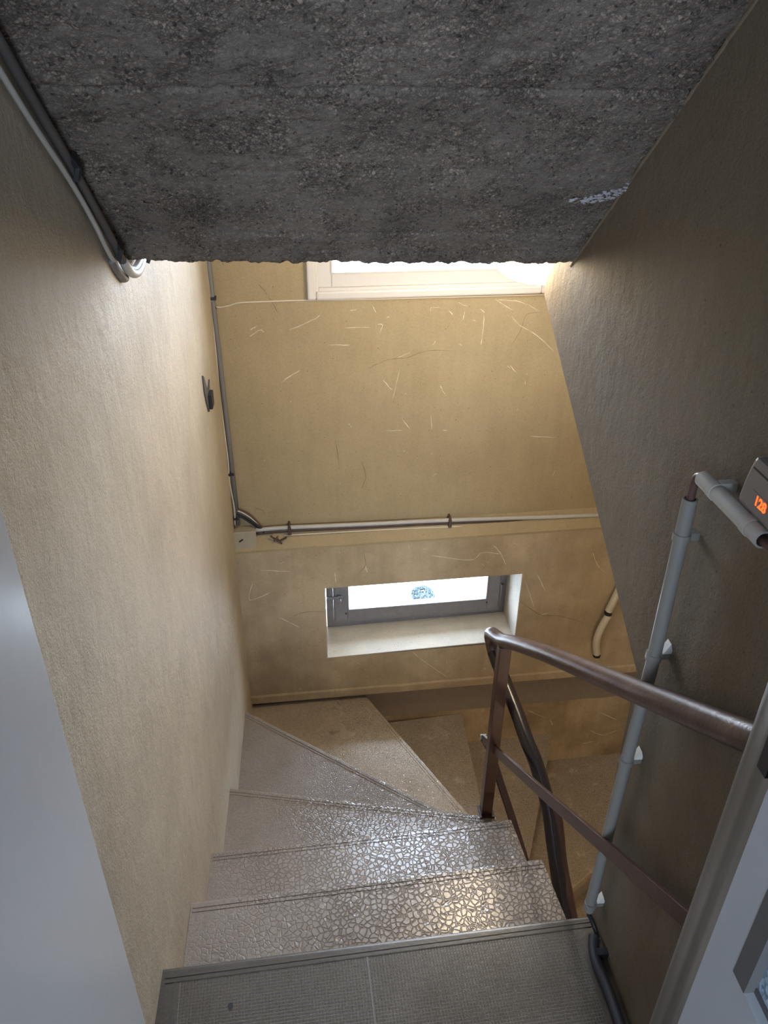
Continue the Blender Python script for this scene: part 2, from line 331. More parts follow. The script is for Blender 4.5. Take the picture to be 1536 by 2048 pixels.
# ================================================================ THE SHELL
# left wall: a gently uneven plastered face, with thickness behind it
def wall_grid(name, mat, s0, s1, z0, z1, n_face, n_back, ds=.05, amp=.003, parent=None):
    bm = B(); ns = int((s1 - s0) / ds); nz = int((z1 - z0) / ds); g = []
    for i in range(ns + 1):
        row = []
        for j in range(nz + 1):
            s = s0 + (s1 - s0) * i / ns; z = z0 + (z1 - z0) * j / nz
            e = min(1, (s1 - s) / .1, (s - s0) / .1)
            row.append(bm.verts.new(W(s, n_face + amp * e * noise.noise(Vector((s * 3, z * 2.2, n_face * 9))), z)))
        g.append(row)
    for i in range(ns):
        for j in range(nz): bm.faces.new((g[i][j], g[i + 1][j], g[i + 1][j + 1], g[i][j + 1]))
    rim = [g[i][0] for i in range(ns + 1)] + [g[ns][j] for j in range(1, nz + 1)] + [g[i][nz] for i in range(ns - 1, -1, -1)] + [g[0][j] for j in range(nz - 1, 0, -1)]
    d = NV * (n_back - n_face); back = [bm.verts.new(v.co + d) for v in rim]
    for k in range(len(rim)): bm.faces.new((rim[k], rim[(k + 1) % len(rim)], back[(k + 1) % len(rim)], back[k]))
    bm.faces.new(back)
    return link(name, bm, mat, parent, smooth='auto', kind=None if parent else 'structure')
wall_left = wall_grid('wall_left', 'plaster_left', .62, 2.93, -4.2, 1.7, NL, NL - .2)

# far wall with its two window openings
ZW0, ZW1 = -.747, .45          # casing opening of the upper window
bm = B()
box(bm, -.5, .14, YU, YU + .3, -1.69, 1.7); box(bm, .965, 2.0, YU, YU + .3, -1.69, 1.7)
box(bm, .14, .965, YU, YU + .3, -1.69, ZW0); box(bm, .14, .965, YU, YU + .3, ZW1, 1.7)
wall_far = link('wall_far', bm, 'plaster_far', kind='structure')
bm = B()
X0, X1 = .136, 1.0
box(bm, -.5, X0, YL, YU + .3, -2.59, -1.752); box(bm, X1, 2.0, YL, YU + .3, -2.59, -1.752)
box(bm, X0, X1, YL, YU + .3, -2.59, -2.352); box(bm, X0, X1, YL, YU + .3, -1.967, -1.752)
link('lower_wall_face', bm, 'plaster_far_low', wall_far)
bm = B()   # sloping ledge between the two faces, with a wavering edge
n = 60; top = []; fr = []
for i in range(n + 1):
    x = -.5 + 2.5 * i / n; q = .004 * noise.noise(Vector((x * 7, 1, 0)))
    top.append(bm.verts.new((x, YU + .001, -1.688))); fr.append(bm.verts.new((x, YL - .001, -1.752 + q)))
bk = [bm.verts.new((v.co.x, YU + .02, -1.752)) for v in top]; dn = [bm.verts.new((v.co.x, YL - .001, -1.762)) for v in fr]
for i in range(n):
    bm.faces.new((fr[i], fr[i + 1], top[i + 1], top[i])); bm.faces.new((dn[i], dn[i + 1], fr[i + 1], fr[i]))
link('wall_ledge', bm, 'plaster_far', wall_far)
bm = B(); box(bm, -.5, 2.0, YP, YU + .3, -4.2, -2.59); link('wall_plinth', bm, 'plaster_plinth', wall_far)
bm = B()   # thin proud lip along the foot of the lower face
poly_prism(bm, [I(-.5, YL, -2.535), I(-.5, YL - .008, -2.542), I(-.5, YL - .008, -2.580), I(-.5, YL + .01, -2.597), I(-.5, YP, -2.597)],
           [I(2, YL, -2.560), I(2, YL - .008, -2.567), I(2, YL - .008, -2.605), I(2, YL + .01, -2.622), I(2, YP, -2.622)])
link('wall_lip', bm, 'plaster_far_low', wall_far, bevel=.002)
bm = B(); n = 80; tp = []; bt = []  # darker strip on the plinth, its colour standing in for shade under the lip
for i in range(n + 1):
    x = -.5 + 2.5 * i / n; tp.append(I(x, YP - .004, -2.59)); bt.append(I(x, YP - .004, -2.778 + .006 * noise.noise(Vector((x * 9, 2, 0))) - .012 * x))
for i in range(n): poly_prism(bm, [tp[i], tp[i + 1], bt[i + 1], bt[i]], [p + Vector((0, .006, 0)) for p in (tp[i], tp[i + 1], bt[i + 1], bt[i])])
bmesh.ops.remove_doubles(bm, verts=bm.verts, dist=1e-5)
link('shadow_band', bm, 'shadow_band', wall_far)
bm = B()   # paler reveals of the lower window
box(bm, X0 - .003, X0 + .002, YL - .001, 2.88, -2.352, -1.967); box(bm, X1 - .002, X1 + .002, YL - .001, 2.88, -2.352, -1.967)
poly_prism(bm, [I(X0, YL - .002, -2.352), I(X0, 2.88, -2.352), I(X0, 2.88, -2.332), I(X0, YL - .002, -2.348)],
           [I(X1, YL - .002, -2.340), I(X1, 2.88, -2.340), I(X1, 2.88, -2.322), I(X1, YL - .002, -2.335)])
link('window_reveal', bm, 'sill_plaster', wall_far)
# scratches and hair cracks in the plaster
SCR_U = [[(0.046, -0.865), (0.131, -0.831), (0.143, -0.826), (0.158, -0.814)], [(0.346, -0.788), (0.358, -0.812)], [(0.364, -0.854), (0.382, -0.858), (0.373, -0.885)], [(0.246, -0.864), (0.337, -0.864)], [(0.559, -0.814), (0.558, -0.8), (0.591, -0.801)], [(0.623, -0.811), (0.639, -0.83)], [(0.655, -0.785), (0.693, -0.8)], [(0.74, -0.811), (0.759, -0.825)], [(0.756, -0.834), (0.758, -0.88), (0.753, -0.947)], [(0.793, -0.776), (0.813, -0.79), (0.862, -0.819)], [(0.803, -0.78), (0.888, -0.79), (0.967, -0.826)], [(0.859, -0.841), (0.896, -0.876), (0.968, -0.92), (1.04, -0.981)], [(0.575, -1.22), (0.581, -1.284)], [(0.463, -1.231), (0.494, -1.275)], [(0.399, -1.278), (0.464, -1.278)], [(0.449, -1.022), (0.423, -1.15)], [(0.384, -1.068), (0.422, -1.11)], [(0.265, -0.8), (0.287, -0.8)], [(0.984, -1.333), (1.09, -1.345)], [(0.078, -1.016), (0.003, -1.061)], [(0.623, -1.286), (0.644, -1.29)], [(0.873, -1.03), (0.899, -1.061)], [(-0.091, -0.86), (-0.064, -0.846)], [(-0.093, -0.882), (-0.056, -0.861), (-0.043, -0.869)], [(0.486, -0.965), (0.439, -0.984)], [(0.182, -0.925), (0.263, -0.928)], [(0.715, -0.851), (0.728, -0.855)], [(0.684, -0.817), (0.677, -0.85)], [(0.605, -1.098), (0.626, -1.14)]]
SCR_L = [[(0.523, -2.357), (0.571, -2.413), (0.695, -2.534)], [(0.852, -1.805), (0.888, -1.846), (0.921, -1.914)], [(0.584, -1.834), (0.759, -1.874), (0.811, -1.84), (0.889, -1.854)], [(1.306, -1.881), (1.34, -1.95), (1.381, -1.994)], [(1.015, -2.002), (1.073, -2.159)], [(-0.094, -1.966), (-0.18, -1.997), (-0.162, -1.908)], [(0.181, -1.888), (0.184, -1.94)], [(0.022, -2.166), (-0.061, -2.102)], [(1.106, -2.205), (1.152, -2.196)], [(1.069, -1.98), (1.113, -2.066)], [(-0.127, -1.848), (-0.005, -1.867)], [(0.308, -1.866), (0.318, -1.9)]]
SCR_P = [[(1.127, -2.839), (1.225, -2.903)], [(1.481, -3.026), (1.556, -3.073), (1.634, -3.047)], [(1.454, -3.121), (1.521, -3.112)], [(1.517, -2.906), (1.622, -2.973)], [(1.254, -2.924), (1.272, -2.962)]]
def ribbons(bm, lines, y, wd):
    for l in lines:
        P = smooth_path([(x, y, z) for x, z in l], 5) if len(l) > 2 else [Vector((l[0][0], y, l[0][1])).lerp(Vector((l[1][0], y, l[1][1])), t / 6) for t in range(7)]
        wv = [max(.0003, wd * (.35 + .8 * random.random())) for _ in P]; wv[0] = wv[-1] = .0002
        prev = None
        for i, p in enumerate(P):
            t = (P[min(i + 1, len(P) - 1)] - P[max(i - 1, 0)]).normalized(); a = Vector((-t.z, 0, t.x)) * wv[i]; j = Vector((random.uniform(-.0012, .0012), 0, random.uniform(-.0012, .0012)))
            cur = (bm.verts.new(p + a + j), bm.verts.new(p - a + j), bm.verts.new(p + j + Vector((0, -.0006, 0))))
            if prev:
                bm.faces.new((prev[0], cur[0], cur[2], prev[2])); bm.faces.new((prev[2], cur[2], cur[1], prev[1]))
            prev = cur
bm = B(); ribbons(bm, SCR_U, YU - .0006, .0011); ribbons(bm, SCR_L, YL - .0006, .0014); ribbons(bm, SCR_P, YP - .0006, .0018)
for _ in range(40):
    up = random.random() < .55; y = YU if up else YL
    x = random.uniform(-.15, 1.15); z = random.uniform(-1.6, -.8) if up else (random.uniform(-1.95, -1.78) if random.random() < .6 else random.uniform(-2.53, -2.4))
    a = random.uniform(0, 3.14); l = random.uniform(.004, .022)
    ribbons(bm, [[(x, z), (x + l * math.cos(a), z + l * math.sin(a))]], y - .0006, .0008)
link('scratch_marks', bm, 'scratch_white', wall_far, kind='stuff', label='pale scratches scraped into the plaster')
bm = B()
ribbons(bm, [[(.33, -1.02), (.40, -.99), (.47, -.985), (.55, -.96), (.64, -.965)], [(.87, -.95), (.90, -.90), (.915, -.84), (.96, -.83)], [(-.13, -1.585), (-.10, -1.60), (-.09, -1.625)], [(-.05, -.70), (-.02, -.74), (.01, -.80)],
             [(.30, -1.40), (.32, -1.47), (.30, -1.53)], [(.20, -1.30), (.215, -1.42)]], YU - .0006, .0009)
ribbons(bm, [[(1.0, -2.11), (1.10, -2.20), (1.2, -2.22), (1.32, -2.27)], [(.136, -2.09), (.05, -2.085), (0, -2.10)], [(.30, -1.79), (.31, -1.86), (.28, -1.90)]], YL - .0006, .0010)
link('hair_cracks', bm, 'crack_dark', wall_far, kind='stuff', label='dark hair cracks in the plaster')

# wall on the right (its far edge slants, as the flight above it does)
bm = B()
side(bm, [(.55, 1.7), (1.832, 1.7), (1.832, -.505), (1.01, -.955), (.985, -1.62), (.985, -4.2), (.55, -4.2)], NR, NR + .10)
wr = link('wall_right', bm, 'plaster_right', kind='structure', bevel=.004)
bm = B()   # underside and body of the flight beyond it
side(bm, [(1.80, -.50), (1.0, -.955), (.3, -1.34), (.3, -.95), (.8, -.65), (1.80, -.10)], NR + .10, 1.52)
link('ceiling_flight', bm, 'hall_plaster', kind='structure')
bm = B(); box(bm, 1.75, 1.95, .4, YU + .3, -4.2, 1.7); link('wall_outer', bm, 'plaster_far_low', kind='structure')
bm = B(); box(bm, -.7, 2.0, .4, 3.05, 1.7, 1.85); link('ceiling_upper', bm, 'hall_plaster', kind='structure')
bm = B(); box(bm, -.7, 2.0, .3, 3.05, -4.3, -4.2); link('floor_lower', bm, 'stone_plain', kind='structure')
bm = B(); box(bm, -.7, 2.0, .3, .5, -4.2, -1.65); link('wall_below', bm, 'plaster_plinth', kind='structure')

# rough concrete underside of the flight overhead: a displaced pebbly surface
def soffit():
    A = {(0, 0): (.60, -.37, .385), (1, 0): (.60, .575, .445), (0, 1): (1.522, -.37, -.340), (1, 1): (1.655, .60, -.388)}
    def P(u, v):
        a = [A[(0, 0)][i] * (1 - u) + A[(1, 0)][i] * u for i in range(3)]; b = [A[(0, 1)][i] * (1 - u) + A[(1, 1)][i] * u for i in range(3)]
        return W(*[a[i] * (1 - v) + b[i] * v for i in range(3)])
    bm = B(); nu, nv = 330, 400; g = []
    nrm = (P(1, 0) - P(0, 0)).cross(P(0, 1) - P(0, 0)).normalized()
    if nrm.z > 0: nrm = -nrm
    dn = (P(.5, 1) - P(.5, .9)).normalized()
    for j in range(nv + 1):
        row = []
        for i in range(nu + 1):
            p = P(i / nu, j / nv)
            d = .0035 * noise.noise(p * 9) + .0035 * noise.noise(p * 38) + .0028 * noise.noise(p * 110) + .0014 * noise.noise(p * 230)
            t = (j / nv) * 9.3 + .04 * noise.noise(p * 4)          # board marks across the flight
            fr_ = t - math.floor(t); d += .003 * (math.floor(t) % 2) + (-.006 * math.exp(-((fr_ - .5) / .035) ** 2) if int(t) % 3 == 2 else 0)
            q = p + nrm * d
            if j == nv: q = q + dn * (.003 * noise.noise(p * 22) + .0035 * noise.noise(p * 75) + .002 * noise.noise(p * 160))
            row.append(bm.verts.new(q))
        g.append(row)
    for j in range(nv):
        for i in range(nu): bm.faces.new((g[j][i], g[j][i + 1], g[j + 1][i + 1], g[j + 1][i]))
    # end face and top
    upv = Vector((0, 0, .27))
    top = [bm.verts.new(v.co + Vector((0, .004 * noise.noise(v.co * 40), .03))) for v in g[nv]]; t2 = [bm.verts.new(v.co + upv) for v in g[nv]]; t3 = [bm.verts.new(v.co + upv) for v in g[0]]
    for i in range(nu):
        bm.faces.new((g[nv][i], g[nv][i + 1], top[i + 1], top[i])); bm.faces.new((top[i], top[i + 1], t2[i + 1], t2[i])); bm.faces.new((t2[i], t2[i + 1], t3[i + 1], t3[i])); bm.faces.new((t3[i], t3[i + 1], g[0][i + 1], g[0][i]))
    o = link('ceiling', bm, 'rough_concrete', smooth=True, kind='structure')
    # lime patch near the right wall
    bm = B()
    for k in range(150):
        u = random.random(); v = random.gauss(0, .35)
        cu = .985 - .105 * u; cv = .765 + .045 * u + v * .030 * (1 - .55 * u)
        if k > 143: cu = .862 + random.uniform(-.006, .006); cv = .806 + random.uniform(-.004, .004)
        c = P(cu, cv) + nrm * (.0045 + .003 * random.random()); r = random.uniform(.0012, .0042)
        e1 = (P(.6, .5) - P(.5, .5)).normalized(); e2 = dn; m = random.randint(5, 8)
        vs_ = [bm.verts.new(c + (e1 * math.cos(6.283 * q / m) * r * random.uniform(.7, 2.0) + e2 * math.sin(6.283 * q / m) * r * random.uniform(.5, 1.1))) for q in range(m)]
        ce = bm.verts.new(c + nrm * .0018); bb = bm.verts.new(c - nrm * .003)
        for q in range(m): bm.faces.new((vs_[q], vs_[(q + 1) % m], ce)); bm.faces.new((vs_[(q + 1) % m], vs_[q], bb))
    link('lime_patch', bm, 'lime_white', o, kind='stuff', label='whitish lime patch')
soffit()
# rough edge of render where the right wall meets the concrete
bm = B()
path = []
for i in range(60):
    t = i / 59; s = 1.02 + (1.66 - 1.02) * t; z = .445 + (-.388 - .445) * (s - .6) / 1.055
    path.append(W(s, NR + .001 + .002 * noise.noise(Vector((s * 40, 0, 0))), z - .004 + .003 * noise.noise(Vector((s * 55, 3, 0)))))
tube(bm, path, .0045, 6); link('render_edge', bm, 'plaster_right', wr, smooth=True)

# ================================================================ THE STAIRCASE
stair = thing('staircase', (.15, 1.5, zk(13)), 'worn grey stone winder staircase turning right down to the lower level', 'staircase')
def line_inset(p, q, d):
    t = (Vector(q) - Vector(p)).normalized(); return Vector((t.y, -t.x)) * d
TR = {  # nosing points (left/outer to right/inner as seen going down), then the back points
 1: ([(-.2935, 1.207), (.596, 1.211)], [(.612, .900), (-.309, .900)], 'stone_crackle'),
 2: ([(-.2795, 1.491), (.612, 1.489)], [(.627, 1.175), (-.295, 1.175)], 'stone_crackle'),
 3: ([(-.2590, 1.892), (.626, 1.656)], [(.634, 1.455), (-.281, 1.455)], 'stone_crackle'),
 4: ([(-.2300, 2.462), (.464, 1.883), (.640, 1.736)], [(.640, 1.615), (-.2600, 1.855)], 'stone_mid'),
 5: ([(.309, 2.700), (.628, 2.006), (.712, 1.823)], [(.640, 1.70), (.440, 1.862), (-.231, 2.425), (-.219, 2.700)], 'stone_worn'),
 6: ([(.793, 2.72), (.750, 2.10), (.732, 1.83)], [(.700, 1.80), (.600, 2.00), (.285, 2.70)], 'stone_worn'),
 7: ([(1.280, 2.72), (.954, 2.051), (.850, 1.838)], [(.715, 1.82), (.722, 2.1), (.765, 2.72)], 'stone_worn'),
 8: ([(1.75, 2.349), (1.468, 2.183), (1.113, 1.975), (.87, 1.832)], [(.83, 1.83), (.925, 2.05), (1.250, 2.72), (1.75, 2.72)], 'stone_worn'),
 9: ([(1.75, 1.86), (.77, 1.78)], [(.80, 1.82), (1.12, 2.01), (1.47, 2.22), (1.75, 2.385)], 'stone_worn'),
 10: ([(1.75, 1.55), (.70, 1.50)], [(.76, 1.82), (1.75, 1.90)], 'stone_worn'),
 11: ([(1.75, 1.27), (.70, 1.22)], [(.70, 1.53), (1.75, 1.58)], 'stone_worn'),
 12: ([(1.75, .99), (.70, .95)], [(.70, 1.25), (1.75, 1.30)], 'stone_worn')}
for k, (nose, back, mat) in TR.items():
    z = zk(k); bm = B(); flat(bm, nose + back, z - .05, z)
    bmesh.ops.recalc_face_normals(bm, faces=bm.faces)
    es = [e for e in bm.edges if all(abs(v.co.z - z) < 1e-5 for v in e.verts) and all(min((v.co.xy - Vector(p)).length for p in nose) < 1e-4 for v in e.verts)]
    bmesh.ops.bevel(bm, geom=es, offset=.007, segments=3, affect='EDGES', profile=.6)
    # two fine raised ribs just behind the nosing
    for a, b in zip(nose[:-1], nose[1:]):
        cen = Vector((sum(p[0] for p in back) / len(back), sum(p[1] for p in back) / len(back)))
        A_, B_ = Vector(a), Vector(b); t = (B_ - A_).normalized(); q = Vector((-t.y, t.x))
        if q.dot(cen - A_) < 0: q = -q
        for off in ((.012, .017), (.024, .0275)):
            pts = [A_ + q * off[0] + t * .004, B_ + q * off[0] - t * .004, B_ + q * off[1] - t * .004, A_ + q * off[1] + t * .004]
            flat(bm, [(p.x, p.y) for p in pts], z - .004, z + .0014)
    tr = link('tread', bm, mat, stair)
    bm = B()
    for a, b in zip(nose[:-1], nose[1:]):
        A_, B_ = Vector(a), Vector(b); t = (B_ - A_).normalized(); q = Vector((-t.y, t.x))
        cen = Vector((sum(p[0] for p in back) / len(back), sum(p[1] for p in back) / len(back)))
        if q.dot(cen - A_) < 0: q = -q
        pts = [A_ + q * .022, B_ + q * .022, B_ + q * .055, A_ + q * .055]
        flat(bm, [(p.x, p.y) for p in pts], z - RISE, z - .05)
    link('riser', bm, 'stone_plain', stair)
# landing slab with small-square relief, at the top of the flight
bm = B(); z = zk(0)
flat(bm, [(-.307, .934), (.593, .928), (.612, .50), (-.33, .50)], z - .05, z)
es = [e for e in bm.edges if all(abs(v.co.z - z) < 1e-5 and v.co.y > .9 for v in e.verts)]
bmesh.ops.bevel(bm, geom=es, offset=.007, segments=3, affect='EDGES', profile=.6)
for y0, y1 in ((.917, .921), (.907, .910)): box(bm, -.30, .588, y0 - .004, y1 - .004, z - .004, z + .0014)
box(bm, -.282, -.279, .52, .905, z - .004, z + .001)
bm2 = bm
landing = link('floor', bm2, 'stone_grid', kind='structure')
bm = B(); box(bm, .102, .106, .52, .903, z - .001, z + .0008); link('slab_joint', bm, 'bead_light', landing)
bm = B(); flat(bm, [(-.17 + .0055 * math.cos(a * .9) * (1 + .3 * math.sin(3 * a)), .842 + .008 * math.sin(a * .9)) for a in range(7)], z - .001, z + .0006); link('floor_stain', bm, 'black_rubber', landing)
bm = B(); flat(bm, [(-.307, .912), (.59, .906), (.61, .5), (-.33, .5)], z - .35, z - .05); link('landing_beam', bm, 'stone_plain', landing)
# closed underside of the upper flight
bm = B(); side(bm, [(.9, -1.90), (1.45, -2.30), (1.75, -2.52), (1.75, -2.62), (.9, -2.02)], -.34, .50); link('stair_underside', bm, 'stone_plain', stair)

# ================================================================ RAILING
RW = lambda s, z, n=.51: W(s, n, z)
rail = thing('stair_railing', I(.595, 1.668, zk(3)), 'brown painted stair railing with round handrail, flat mid bar and square post', 'railing')
bm = B()
hp = [RW(.585, -.682), RW(.63, -.715), RW(.75, -.797), RW(.90, -.900), RW(1.065, -1.012), RW(1.334, -1.195), RW(1.60, -1.385), RW(1.72, -1.476), RW(1.80, -1.525), W(1.845, .512, -1.553), W(1.885, .517, -1.590), W(1.900, .525, -1.628), W(1.885, .533, -1.662), W(1.85, .541, -1.682)]
tube(bm, smooth_path(hp, 5), .0205, 20); link('handrail', bm, 'handrail_wood', rail, smooth='auto')
bm = B()
lp = [W(1.885, .533, -1.662), W(1.85, .541, -1.682), W(1.77, .555, -1.710), W(1.68, .570, -1.737), W(1.60, .582, -1.765), W(1.535, .598, -1.797), W(1.44, .616, -1.868), W(1.36, .618, -1.935), W(1.25, .617, -2.0), W(1.14, .617, -2.05), W(1.0, .68, -2.12)]
tube(bm, smooth_path(lp, 6), .0215, 18); link('lower_handrail', bm, 'rail_dark', rail, smooth='auto', label='near-black lower handrail leading down behind the post')
bm = B()
ep = [W(1.45, .628, -1.852), W(1.41, .634, -1.885), W(1.33, .634, -1.965), W(1.24, .632, -2.0), W(1.15, .636, -2.06)]
tube(bm, smooth_path(ep, 6), .017, 14); link('handrail_joint', bm, 'rail_paint', rail, smooth='auto', label='glossy brown joining piece')
bm = B(); bar(bm, [W(1.705, .512, zk(3)), W(1.705, .512, -1.478)], .036, .036, up=SV); link('newel_post', bm, 'rail_paint', rail, bevel=.003)
bm = B()
bar(bm, [W(.585, .512, -1.055), W(.924, .512, -1.312), W(1.193, .512, -1.518), W(1.56, .512, -1.795), W(1.835, .513, -1.998)], .009, .030); link('mid_rail', bm, 'rail_paint', rail, bevel=.0012)
bm = B()
bar(bm, [W(1.835, .515, -1.998), W(1.80, .532, -2.018), W(1.725, .550, -2.070), W(1.62, .577, -2.14), W(1.52, .602, -2.215), W(1.35, .61, -2.34), W(1.05, .63, -2.55)], .024, .010); link('lower_mid_rail', bm, 'rail_paint', rail, bevel=.0012, label='flat bar of the lower flight')
bm = B(); bar(bm, [W(1.836, .503, -1.992), W(1.836, .523, -1.992)], .006, .022); link('bar_end', bm, 'pvc_light', rail, bevel=.001, label='pale bare metal bar end')
bm = B(); box(bm, 1.68, 1.73, .487, .537, zk(3) - .001, zk(3) + .006, W); link('base_plate', bm, 'rail_paint', rail)

# ================================================================ DOORS
bm = B(); wbox(bm, -.12, .706, -.353, -.320, -1.59, .34); d1 = link('door_1', bm, 'door_paint', kind='structure', bevel=.003)
bm = B()   # right-hand frame: architrave and rebate in one moulded section
sec = [(.618, .5485), (.617, .497), (.611, .4885), (.605, .484), (.597, .482), (.586, .480), (.571, .473), (.560, .470), (.549, .470), (.536, .4635), (.515, .4545), (.509, .4515), (.509, .5485)]
poly_prism(bm, [W(s, n, -1.6) for s, n in sec], [W(s, n, .34) for s, n in sec])
fr = link('trim_1', bm, 'frame_paint', kind='structure', smooth='auto')
bm = B(); wbox(bm, .524, .541, .453, .464, -.656, -.56); link('strike_slot', bm, 'black_rubber', fr)
bm = B()
wbox(bm, .459, .509, .4475, .485, -1.59, .34); wbox(bm, -.12, .459, .4475, .485, -1.59, -.90); wbox(bm, -.12, .459, .4475, .485, .2, .34); wbox(bm, -.12, -.06, .4475, .485, -.90, .2)
d2 = link('door_2', bm, 'door_blue', kind='structure')
bm = B(); wbox(bm, .435, .4600, .4472, .480, -.9005, .2); wbox(bm, -.06, .437, .459, .480, -.8995, -.891); link('glazing_bead', bm, 'bead_dark', d2)
bm = B(); wbox(bm, -.06, .435, .461, .467, -.892, .2); link('door_glass', bm, 'frosted_glass', d2)

# ================================================================ HALL BEHIND THE CAMERA
bm = B()
wbox(bm, .60, .70, -2.0, NL - .001, -1.6, 1.0); wbox(bm, .60, .70, NL, NR, .40, 1.7); wbox(bm, .56, .60, NR + .0, 1.6, -1.6, 1.0)
link('wall_doorway', bm, 'hall_plaster', kind='structure')
bm = B(); wbox(bm, -2.6, .60, -2.1, -2.0, -1.6, 1.0); link('wall_hall_left', bm, 'hall_plaster', kind='structure')
bm = B(); wbox(bm, -2.6, .60, 1.6, 1.7, -1.6, 1.0); link('wall_hall_right', bm, 'hall_plaster', kind='structure')
bm = B(); wbox(bm, -2.6, .62, -2.1, 1.7, .95, 1.05); link('ceiling_hall', bm, 'hall_plaster', kind='structure')
bm = B(); wbox(bm, -2.6, .52, -2.1, 1.7, -1.72, -1.602); link('floor_hall', bm, 'stone_grid', kind='structure')
bm = B()
HW = (-.85, .45, -.75, .6)      # hall window n0 n1 z0 z1
wbox(bm, -2.7, -2.6, -2.1, HW[0], -1.6, 1.0); wbox(bm, -2.7, -2.6, HW[1], 1.7, -1.6, 1.0); wbox(bm, -2.7, -2.6, HW[0], HW[1], -1.6, HW[2]); wbox(bm, -2.7, -2.6, HW[0], HW[1], HW[3], 1.0)
link('wall_back', bm, 'hall_plaster', kind='structure')
def frame_ring(bm, a0, a1, z0, z1, wd, b0, b1, f):
    box(bm, a0, a0 + wd, b0, b1, z0, z1, f); box(bm, a1 - wd, a1, b0, b1, z0, z1, f)
    box(bm, a0 + wd, a1 - wd, b0, b1, z0, z0 + wd, f); box(bm, a0 + wd, a1 - wd, b0, b1, z1 - wd, z1, f)
WN = lambda a, b, z: W(b, a, z)
bm = B(); frame_ring(bm, HW[0], HW[1], HW[2], HW[3], .06, -2.68, -2.62, WN); w3 = link('window_3', bm, 'white_paint', kind='structure', bevel=.003)
bm = B(); box(bm, HW[0] + .05, HW[1] - .05, -2.652, -2.646, HW[2] + .05, HW[3] - .05, WN); link('pane', bm, 'window_glass', w3)

# ================================================================ WINDOWS IN THE FAR WALL
# upper window: casing, inner moulding, sash, pane
bm = B()
frame_ring(bm, .116, .988, -.757, .47, .030, YU - .022, YU + .02, I)
w2 = link('window_2', bm, 'white_paint', kind='structure', bevel=.007)
bm = B(); frame_ring(bm, .138, .966, -.735, .45, .018, YU - .012, YU + .05, I); link('window_moulding', bm, 'white_paint', w2, bevel=.003)
bm = B(); frame_ring(bm, .152, .952, -.722, .436, .050, YU + .004, YU + .05, I); link('sash', bm, 'white_paint', w2, bevel=.004)
bm = B(); frame_ring(bm, .200, .904, -.674, .388, .007, YU + .000, YU + .03, I); link('sash_bead', bm, 'white_paint', w2, bevel=.002)
bm = B(); box(bm, .205, .899, YU + .022, YU + .027, -.669, .383); link('pane', bm, 'window_glass', w2)
# lower window: grey steel frame deep in its opening
FY = 2.87
bm = B(); frame_ring(bm, .152, .998, -2.331, -1.950, .030, FY, FY + .05, I); w1 = link('window_1', bm, 'grey_paint', kind='structure', bevel=.002)
bm = B(); box(bm, .182, .968, FY - .012, FY + .002, -2.301, -2.288); box(bm, .182, .190, FY - .006, FY + .002, -2.29, -1.96); link('frame_rebate', bm, 'grey_paint', w1, bevel=.002)
bm = B(); frame_ring(bm, .188, .964, -2.288, -1.955, .058, FY - .014, FY + .03, I); sh = link('sash', bm, 'grey_paint', w1, bevel=.003)
bm = B(); frame_ring(bm, .244, .908, -2.232, -2.01, .008, FY - .018, FY + .02, I); link('sash_bead', bm, 'grey_paint', w1, bevel=.002)
bm = B(); box(bm, .246, .906, FY + .008, FY + .013, -2.23, -2.0); link('pane', bm, 'window_glass', w1)
bm = B(); box(bm, .195, .222, FY - .030, FY - .013, -2.172, -2.135); box(bm, .150, .205, FY - .036, FY - .024, -2.146, -2.136)
tube(bm, [I(.208, FY - .046, -2.150), I(.208, FY - .014, -2.150)], .0085, 12); box(bm, .203, .213, FY - .05, FY - .034, -2.180, -2.148)
link('window_latch', bm, 'steel', w1, bevel=.0015)
bm = B(); tube(bm, [I(.972, FY - .012, -2.20), I(.972, FY - .012, -2.15)], .006, 10); box(bm, .960, .984, FY - .010, FY - .001, -2.197, -2.153); link('window_hinge', bm, 'grey_paint', w1)
for x in (.238, .905):
    bm = B(); tube(bm, [I(x, FY - .02, -2.246), I(x, FY - .012, -2.246)], .0035, 8); link('screw', bm, 'rust_metal', w1)

# lamp on the end of the right-hand wall
lamp = thing('wall_lamp', I(.645, 1.86, -.48), 'lit oval wall lamp glowing warm white before the upper window', 'lamp')
bm = B(); LC = W(1.955, .572, -.432)
bmesh.ops.create_uvsphere(bm, u_segments=32, v_segments=18, radius=1.0)
for v in bm.verts:
    q = v.co.copy(); v.co = LC + NV * q.x * .130 + SV * q.y * .078 + Vector((0, 0, q.z * .078))
link('lamp_shade', bm, 'lamp_glass', lamp, smooth=True)
bm = B(); tube(bm, [W(1.833, .602, -.432), W(1.862, .602, -.432)], .045, 28); link('lamp_base', bm, 'white_paint', lamp, smooth='auto')
bm = B(); tube(bm, [W(1.860, .602, -.432), W(1.905, .602, -.432)], .032, 24); link('lamp_collar', bm, 'steel', lamp, smooth='auto')

fill_lamp = thing('wall_lamp', I(1.25, .5, -2.75), 'added round fill lamp, out of view on the wall of the lower flight beneath the landing', 'lamp')  # added unseen lamp that warms the plinth and lower treads
bm = B(); bmesh.ops.create_uvsphere(bm, u_segments=24, v_segments=14, radius=1.0)
for v in bm.verts: v.co = I(1.25 + v.co.x * .09, .575 + v.co.y * .07, -2.75 + v.co.z * .09)
link('lamp_shade', bm, 'fill_lamp_glass', fill_lamp, smooth=True)
bm = B(); tube(bm, [I(1.25, .5, -2.75), I(1.25, .53, -2.75)], .06, 24); link('lamp_base', bm, 'white_paint', fill_lamp, smooth='auto')

